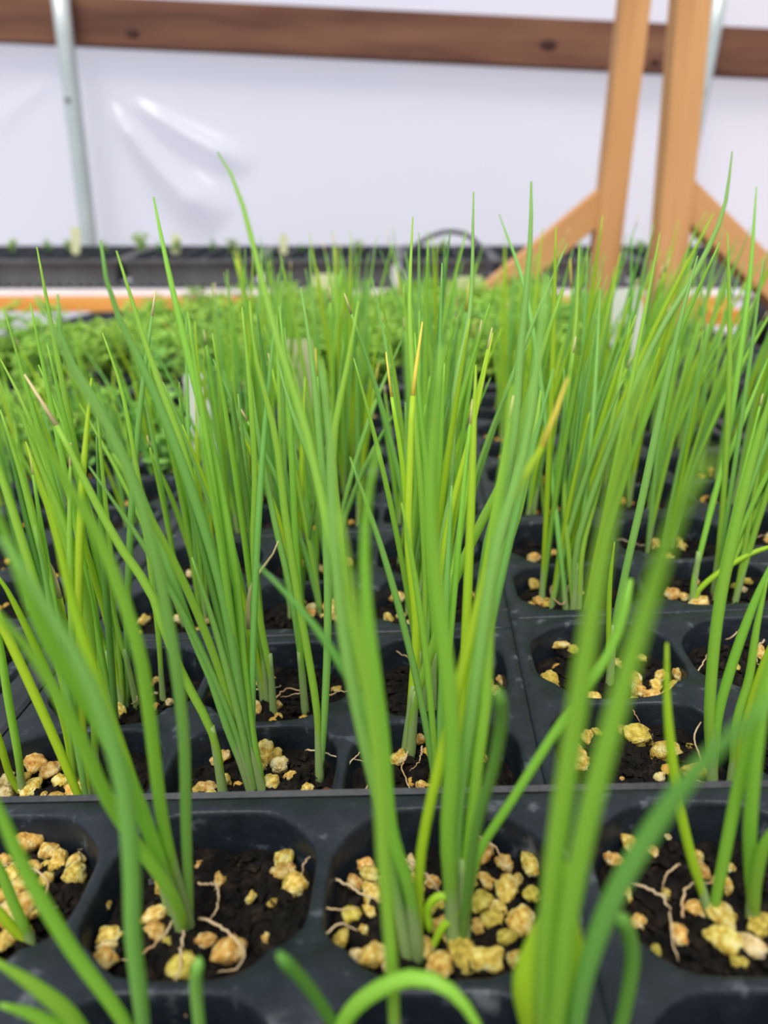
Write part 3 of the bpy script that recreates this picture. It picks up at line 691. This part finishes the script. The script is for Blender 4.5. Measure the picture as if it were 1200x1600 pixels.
# ------------------------------------------------------------------ dry curly rootlets
RT = [(B, [(575,1228),(562,1250),(577,1272),(573,1296),(546,1303)]), (B, [(514,1180),(522,1140),(545,1128),(553,1110)]), (B, [(478,1172),(500,1175),(530,1183),(574,1190)]), (B, [(541,1240),(542,1205),(555,1182),(574,1172)]),
 (A, [(310,1382),(338,1384),(338,1420),(325,1440)]), (A, [(285,1452),(283,1500),(275,1540),(290,1590)]), (A, [(310,1433),(350,1452),(382,1487),(370,1512),(340,1519)]), (A, [(275,1430),(255,1462),(218,1494),(190,1500)]),
 (A, [(514,1370),(504,1408),(520,1421),(562,1418)]), (A, [(500,1440),(506,1462),(530,1444),(560,1455)]), (A, [(518,1370),(560,1392),(600,1412)]), (A, [(633,1342),(668,1368),(692,1402)]), (A, [(988,1380),(1028,1396),(1045,1420),(1050,1468),(1060,1502)]),
 (A, [(1066,1434),(1073,1386),(1108,1380),(1140,1390)]), (B, [(1102,1206),(1086,1150),(1108,1119),(1140,1135),(1176,1192)]), (B, [(1085,1220),(1120,1232),(1150,1250),(1163,1300)]), (B, [(955,846),(970,843),(990,850),(1013,853)]),
 (A, [(720,1268),(738,1300),(775,1325),(790,1362)]), (A, [(560,1500),(555,1560),(562,1600)]), (A, [(140,1300),(122,1335)]), (A, [(495,1330),(474,1350),(472,1368)]), (A, [(90,1415),(60,1422),(75,1380),(42,1352),(8,1347)]),
 (B, [(600,985),(612,995),(606,1010),(625,1020),(660,1040)]), (B, [(510,1090),(530,1080),(552,1084),(560,1090)]), (B, [(430,1092),(448,1076),(470,1082),(438,1090)]), (B, [(395,1078),(420,1075),(440,1072)]), (B, [(1145,1110),(1180,1105),(1200,1098)]),
 (B, [(1062,1090),(1090,1050),(1102,1030),(1104,1022)]), (B, [(995,1097),(990,1110),(1000,1128)]), (B, [(190,1040),(165,1050),(160,1062),(200,1075),(185,1105)]), (B, [(200,1075),(215,1090),(205,1100)]), (B, [(640,1170),(628,1200),(640,1230),(646,1240)]), (B, [(660,1165),(655,1190),(640,1205)]), (B, [(265,1170),(285,1178),(305,1175)]),
 (B, [(85,1145),(90,1165),(100,1180)]), (B, [(1195,1000),(1180,1015),(1186,1040),(1200,1050)]), (B, [(1135,1000),(1150,990),(1165,975)]), (B, [(870,905),(860,925),(880,945),(895,900),(925,880)]), (B, [(860,860),(835,880),(870,890),(900,870)]), (B, [(1130,830),(1160,842),(1200,835)]), (A, [(1060,1350),(1040,1368),(1035,1392)])]
rl = {}
for i, (zz, pp) in enumerate(RT):
    lift = SOILZ*-.55
    pts = []
    for j, (x, y) in enumerate(pp):
        p = on(x, y, zz + lift*(1 if 0 < j < len(pp)-1 else .5), TAU); pts.append(p)
    e0 = pts[0]; sp = spline(pts, 20); V, F = tube([p-e0 + Vector((R.gauss(0, .00015), 0, R.gauss(0, .0002))) for p in sp], [.00030*(1-.6*k/20) for k in range(21)], 5)
    o = mesh_obj('dry_rootlet', V, F, M['root']); o.location = e0
    k_ = cell_of(e0); 
    if k_:
        pk_, ci, cj = k_; pd_ = pdesc[pk_] if pk_ in pdesc else {'L': 'middle column', 'R': 'right column', 'W': 'left flat'}.get(pk_[0], 'herb flat') + ' ' + rown[pk_[1] if pk_[0] != 'F' else pk_[2]] + ' pack'
        cell = '%s %s cell of %s' % (roww[cj], colw[ci], pd_)
    else: cell = 'rim between packs'
    rl.setdefault(cell, []).append((e0.x, o))
for cell, lst in rl.items():
    lst.sort(key=lambda t: t[0])
    for i, (x_, o) in enumerate(lst): tag(o, ('dry curled tan rootlet in the ' + cell) if len(lst) == 1 else '%s of %s dry curled rootlets, %s' % (NTH[i], ORD[len(lst)], cell), 'rootlet', 'dry tan rootlets on the cell packs')

# ------------------------------------------------------------------ feathery herb seedlings farther back
def herb_proto(seed, mt, hgt, lobes):
    q = random.Random(seed); VS, FS = [], []; VL, FL = [], []
    def add(V0, F0, v, f): b0 = len(V0); V0 += v; F0 += [tuple(b0+i for i in x) for x in f]
    for s in range(4):
        a = q.uniform(0, 6.28); hh = hgt*q.uniform(.6, 1); sp_ = q.uniform(.12, .5)
        pts = [Vector((0, 0, -.001)), Vector((math.cos(a)*hh*sp_*.3, math.sin(a)*hh*sp_*.3, hh*.5)), Vector((math.cos(a)*hh*sp_, math.sin(a)*hh*sp_, hh))]
        sp = spline(pts, 8); v, f = tube(sp, [.0007-.00004*i for i in range(9)], 5); add(VS, FS, v, f)
        for j in range(12 if lobes else 5):
            t = q.uniform(.35, 1); c = sp[int(t*8)]; a2 = q.uniform(0, 6.28); ll = q.uniform(.006, .016)
            tipp = c + Vector((math.cos(a2)*ll, math.sin(a2)*ll, q.uniform(-.003, .008)))
            v, f = tube([c, (c+tipp)/2 + Vector((0, 0, .001)), tipp], [.0004, .0003, .0003], 4); add(VS, FS, v, f)
            for m_ in range(7 if lobes else 1):
                cc = c + (tipp-c)*(.35+.15*m_) + Vector((q.gauss(0, .0016), q.gauss(0, .0016), q.gauss(0, .0012))) if lobes else tipp
                r_ = q.uniform(.0017, .0034) if lobes else q.uniform(.004, .007)
                nrm = Vector((q.gauss(0, .5), q.gauss(0, .5), 1)).normalized(); ux = nrm.orthogonal().normalized(); ux.rotate(Matrix.Rotation(q.uniform(0, 6.28), 3, nrm)); uy = nrm.cross(ux)
                vv = [cc + nrm*.0006]
                NL = 9
                for k in range(NL):
                    th = 2*math.pi*k/NL; rr_ = r_*(1 + (.35*math.cos(3*th) if lobes else .12*math.cos(2*th)))
                    vv.append(cc + ux*(rr_*math.cos(th)) + uy*(rr_*math.sin(th)) - nrm*(.0008))
                vv2 = [p - nrm*.0004 for p in vv]
                ff = [(0, 1+k, 1+(k+1) % NL) for k in range(NL)]
                fb = [(NL+1, NL+2+(k+1) % NL, NL+2+k) for k in range(NL)]
                fs = [(1+k, NL+2+k, NL+2+(k+1) % NL, 1+(k+1) % NL) for k in range(NL)]
                add(VL, FL, vv+vv2, ff+fb+fs)
    e = empty('herb_seedling', (0, 0, -5))
    mesh_obj('stems', VS, FS, M[mt], e); mesh_obj('foliage', VL, FL, M[mt], e)
    return e
HP = [herb_proto(s, mt, h_, lb) for s, mt, h_, lb in ((1, 'herbA', .060, True), (2, 'herbA', .072, True), (3, 'herbA', .066, True), (4, 'herbB', .055, False), (5, 'herbA', .078, True), (6, 'herbB', .060, True))]
used = set()
def herb(p, idx, s, label, group):
    src = HP[idx]
    if idx in used:
        o = src.copy(); C.objects.link(o)
        for ch in src.children:
            c = ch.copy(); C.objects.link(c); c.parent = o
    else: o = src; used.add(idx)
    o.location = p; o.rotation_euler = (0, 0, R.uniform(0, 6.28)); o.scale = (s, s, s)
    tag(o, label, 'seedling', group)
nh = 0
RW = ['nearest', 'second', 'third', 'fourth', 'fifth', 'sixth']
for k in range(6):
    for c_ in range(6):
        key = ('F', c_, k)
        if key not in packs: continue
        for ci in range(3):
            for cj in range(2):
                spots = []
                for q in range(2 if c_ in (3, 4) or (c_ == 2 and (ci > 0 or k < 2)) or (c_ == 1 and k == 0) else 1):
                    p = cell_base(packs[key][0], ci, cj, R.gauss(0, .009), R.gauss(0, .008))
                    sx_ = 600 + FPX*p.x/depth(p)
                    if sx_ < -20 or sx_ > 1010: continue
                    if sx_ < 190 and k > 1: continue
                    spots.append(p)
                spots.sort(key=lambda p: p.x)
                for q, p in enumerate(spots):
                    kind = R.choice((0, 1, 2, 4)) if R.random() < .8 else R.choice((3, 5))
                    nm = ('bushy light green' if kind not in (3, 5) else 'round-leaved green')
                    lab = '%s herb seedling%s, %s %s cell, %s row %s pack' % (nm, '' if len(spots) == 1 else (' left of two', ' right of two')[q], roww[cj], colw[ci], RW[k], FNM[c_])
                    herb(p, kind, R.uniform(.72, 1.05), lab, 'herb seedlings in the flats behind the onions'); nh += 1
for k in range(2, 6):
    for ci in range(3):
        for cj in range(2):
          for WV in 'VW':
            if WV == 'W' and k < 4: continue
            p = cell_base(packs[(WV, k)][0], ci, cj, R.gauss(0, .008), R.gauss(0, .008))
            if 600+FPX*p.x/depth(p) > -30:
                lab = ('small herb seedling in %s %s cell, %s pack, inner column of left flat' % (roww[cj], colw[ci], rown[k])) if WV == 'W' else 'small herb seedling in %s %s cell, %s pack, outer column of left flat' % (roww[cj], colw[ci], rown[k])
                herb(p, R.choice((0, 2, 3)), R.uniform(.7, 1), lab, 'small herb seedlings in the left flat')

# ------------------------------------------------------------------ far bench with trays, boards, posts
YB = 1.56
fb0 = at(0, 452, YB); zt = fb0.z
far = empty('far_bench', (0, YB+.132, zt)); tag(far, 'far bench with white slatted top and bright orange timber front board', 'bench')
bm = bmesh.new()
for i in range(11): box(bm, 0, -.132 + i*.0265, -.006, 2.6, .020, .012)
bm_obj('slatted_top', bm, M['slat'], far); 
bm = bmesh.new(); box(bm, -.28, -.150, -.027, 1.9, .02, .026, bev=.001); bm_obj('front_board', bm, M['woodH'], far)
bm = bmesh.new(); box(bm, 0, .135, -.027, 2.6, .02, .026); bm_obj('back_board', bm, M['woodH'], far)
for x in (-1.15, -.1, 1.1):
    for y in (-.11, .10):
        bm = bmesh.new(); box(bm, x, y, -.012-(zt-.012)/2, .038, .038, zt-.012, ); bm_obj('leg', bm, M['darkwood'], far)

def far_tray(x0, x1, y0, dz, label):
    W, D, Hh = x1-x0, .25, .056
    e = empty('far_nursery_flat', ((x0+x1)/2, y0+D/2, zt+.010+dz)); e.rotation_euler = (math.radians(5.0), 0, 0)
    V, F = [], []
    def rect(i, z): return [(-W/2+i, -D/2+i, z), (W/2-i, -D/2+i, z), (W/2-i, D/2-i, z), (-W/2+i, D/2-i, z)]
    prof = [(.012, .008), (.004, Hh-.006), (-.003, Hh-.006), (-.003, Hh), (.003, Hh), (.007, Hh-.008)]
    for i, z in prof: V += rect(i, z)
    for q in range(len(prof)-1):
        for k in range(4): F.append((q*4+k, q*4+(k+1) % 4, q*4+4+(k+1) % 4, q*4+4+k))
    mesh_obj('wall', V, F, M['fartray'], e, False)
    bm = bmesh.new(); n_ = int(W/.02)
    for i in range(n_): box(bm, -W/2+.02+i*.02, -D/2+.016, .004, .010, .012, .008)
    for i in range(n_): box(bm, -W/2+.02+i*.02, D/2-.016, .004, .010, .012, .008)
    box(bm, 0, 0, .009, W-.03, D-.03, .003)
    bm_obj('ribbed_bottom', bm, M['fartray'], e)
    # cell grid in the top
    bm = bmesh.new(); nx_ = int(W/.045); ny_ = 6
    for i in range(nx_+1): box(bm, -W/2+.008+(W-.016)*i/nx_, 0, Hh-.006, .005, D-.016, .012)
    for j in range(ny_+1): box(bm, 0, -D/2+.008+(D-.016)*j/ny_, Hh-.006, W-.016, .005, .012)
    bm_obj('cell_grid', bm, M['plastic'], e)
    bm = bmesh.new(); box(bm, 0, 0, Hh-.022, W-.022, D-.022, .016); s_ = bm_obj('soil_fill', bm, M['soil'], e)
    tag(e, label, 'nursery tray')
    return e
def tx(x, Y): return at(x, 400, Y).x
segs = [(-160, 186, 0, 'black nursery flat on far bench, in front of the steel pipe'), (194, 398, -.002, 'black nursery flat on far bench, second from the left end'), (404, 622, -.004, 'black nursery flat on far bench, third along behind the herbs'), (628, 770, -.003, 'short black nursery flat on far bench under the looping hose'), (776, 990, -.004, 'black nursery flat on far bench behind the left brace'), (996, 1240, -.003, 'black nursery flat on far bench behind the right wooden post')]
for (xa, xb, dz, lab) in segs: far_tray(tx(xa, YB+.02), tx(xb, YB+.02), YB+.005, 0, lab)
# small seedlings standing in those flats
HT = zt + .068
SPW = ['at the left edge of the photo', 'second from the left edge', 'just left of the steel pipe', 'just right of the steel pipe', 'second right of the steel pipe', 'between the pipe and its second cream label', 'behind the small cream label right of pipe', 'tall one left of the tallest onion leaf', 'left of the faint middle label', 'right of the faint middle label', 'above the left wide cream label', 'left foot of the hose loop', 'inside the hose loop', 'behind the left brace', 'between the wooden posts']
for i, (x, s) in enumerate([(20, .5), (70, .6), (100, .45), (165, .5), (215, .7), (240, .5), (275, .5), (330, .6), (358, .5), (470, .4), (560, .45), (640, .4), (690, .45), (860, .5), (1010, .45)]):
    p = Vector((tx(x, YB+.1), YB+.10+.02*(i % 3), HT-.004))
    herb(p, 3 if i % 2 else 0, s, 'tiny green sprout in a far bench flat, %s' % SPW[i], 'tiny sprouts ' + ('left' if x < 360 else ('middle' if x < 700 else 'right')))

# plant labels
def plant_label(cx, y0, y1, wpx, Y, lean, mt, label, group=None, pitch_=0):
    """plastic label seen from pixel rows y0 (top) to y1 (bottom)"""
    pt, pb = at(cx + lean, y0, Y), at(cx, y1, Y); hgt = (pt-pb).length; wd = wpx*depth(pb)/FPX
    bm = bmesh.new()
    o_ = [(-wd/2, 0), (wd/2, 0), (wd/2, hgt*.94), (wd/2*.8, hgt), (-wd/2*.8, hgt), (-wd/2, hgt*.94)]
    t_ = [(-wd*.08, -.02), (wd*.08, -.02)]
    out_ = [t_[0], t_[1]] + o_[1:] + [o_[0]]
    v0 = [bm.verts.new((x, -.0004, z)) for x, z in out_]; v1 = [bm.verts.new((x, .0004, z)) for x, z in out_]
    bm.faces.new(v0); bm.faces.new(v1[::-1])
    for i in range(len(v0)): bm.faces.new((v0[i], v1[i], v1[(i+1) % len(v0)], v0[(i+1) % len(v0)]))
    bmesh.ops.recalc_face_normals(bm, faces=bm.faces)
    o = bm_obj('plant_label', bm, M[mt]); o.location = pb
    o.rotation_euler = (pitch_, math.atan2(pt.x-pb.x, pt.z-pb.z), R.uniform(-.15, .15)); tag(o, label, 'plant label', group); return o
plant_label(322, 583, 712, 40, .50, -16, 'tagW', 'white plastic plant label leaning left among the left onion leaves')
plant_label(472, 530, 690, 46, .52, -5, 'tagC', 'greenish cream plant label upright behind the middle onion leaves')
plant_label(985, 450, 660, 52, .56, -10, 'tagW', 'tall white plant label in front of the wooden posts')
plant_label(512, 428, 500, 46, 1.20, 0, 'tagC', 'wide cream label standing at the back edge of the herb flats')
plant_label(732, 432, 500, 44, 1.20, 0, 'tagC', 'wide cream label below the looping hose')
plant_label(619, 414, 434, 14, 1.52, 0, 'tagW', 'small white label beside the left end of the looping hose')
plant_label(118, 355, 390, 14, 1.66, 0, 'tagC', 'small cream label beside the steel pipe')
plant_label(275, 366, 392, 14, 1.66, 0, 'tagC', 'faint small cream label right of the steel pipe')
plant_label(443, 366, 392, 12, 1.68, 0, 'tagC', 'faint small cream label on far bench near the middle')

# looping hose
pts = [at(x, y, 1.50) for x, y in ((628, 440), (630, 410), (645, 388), (672, 370), (702, 362), (730, 368), (750, 385), (762, 405), (764, 440))]
V, F = tube(spline([p-pts[0] for p in pts], 30), [.0045]*31, 10)
o = mesh_obj('hose_loop', V, F, M['cable']); o.location = pts[0]; tag(o, 'thin dark hose arching in a loop above the far bench flats', 'hose')

# posts with braces
def beam_px(name, c0, c1, wpx0, Y, dep, parent, base, mt='wood'):
    p0, p1 = at(c0[0], c0[1], Y), at(c1[0], c1[1], Y)
    wd = wpx0*depth((p0+p1)/2)/FPX
    d = (p1-p0); L_ = d.length; mid_ = (p0+p1)/2
    bm = bmesh.new(); box(bm, 0, 0, 0, wd, dep, L_, bev=.0015)
    o = bm_obj(name, bm, M[mt], parent); o.location = mid_-base; o.rotation_euler = (0, math.atan2(d.x, d.z), 0)
    return o
for (top, bot, wp, Y, bt, bb, bw, sgn, lab) in (
    ((996, -50), (935, 480), 42, 1.22, (960, 302), (742, 482), 42, -1, 'slimmer orange timber post with a brace sloping down to the left'),
    ((1083, -50), (1030, 560), 50, 1.08, (1052, 295), (1262, 500), 47, 1, 'thicker orange timber post with a brace sloping down to the right')):
    base_ = at(bot[0], bot[1], Y); d_ = at(top[0], top[1], Y)-base_
    foot = base_ - d_*((base_.z-(.806 + TAU*base_.x))/d_.z)
    e = empty('timber_post', foot); tag(e, lab, 'post')
    mid_ = (foot + base_+d_)/2; L_ = (base_+d_-foot).length; wd = wp*depth(base_+d_*.5)/FPX
    bm = bmesh.new(); box(bm, 0, 0, 0, wd, .036, L_, bev=.002)
    o = bm_obj('upright', bm, M['wood'], e); o.location = mid_-foot; o.rotation_euler = (0, math.atan2(d_.x, d_.z), 0)
    beam_px('brace', bb, bt, bw, Y+.012, .038, e, foot)

# right hand side bench end: orange board, white slatted shelves, black tub
sb0 = at(1060, 487, 1.30)
side = empty('side_shelf', (sb0.x+.20, 1.45, sb0.z)); tag(side, 'low side shelf at right with orange board and two white slatted decks', 'shelf')
bm = bmesh.new(); box(bm, -.135, -.14, -.010, .14, .02, .026, bev=.001); bm_obj('front_board', bm, M['woodH'], side)
bm = bmesh.new()
for i in range(6): box(bm, 0, -.128+i*.03, -.038-.004, .46, .02, .01)
for i in range(12): box(bm, -.22+i*.04, -.05, -.040, .010, .18, .006)
bm_obj('upper_slats', bm, M['slat'], side)
pl_ = at(1140, 585, 1.33)-Vector(side.location)
bm = bmesh.new()
for i in range(8): box(bm, 0, -.128+i*.034, pl_.z, .46, .022, .01)
bm_obj('lower_slats', bm, M['slat'], side)
bm = bmesh.new(); box(bm, 0, -.14, -.075, .46, .02, .055, bev=.001); bm_obj('lower_board', bm, M['darkwood'], side)
for x in (-.21, .21):
    bm = bmesh.new(); hh = sb0.z-.05
    box(bm, x, .03, -.05-hh/2, .03, .03, hh); bm_obj('leg', bm, M['darkwood'], side)
tb = at(1196, 545, 1.20)
bm = bmesh.new(); bmesh.ops.create_cone(bm, cap_ends=True, segments=32, radius1=.040, radius2=.050, depth=.085, matrix=Matrix.Translation((0, 0, .0425)))
bmesh.ops.bevel(bm, geom=[e for e in bm.edges if abs(e.verts[0].co.z-e.verts[1].co.z) < .001], offset=.008, segments=3, affect='EDGES')
o = bm_obj('black_tub', bm, M['flat'], None, True); o.location = tb + Vector((.018, 0, -.004)); tag(o, 'rounded black plastic tub beside the orange board at far right', 'tub')
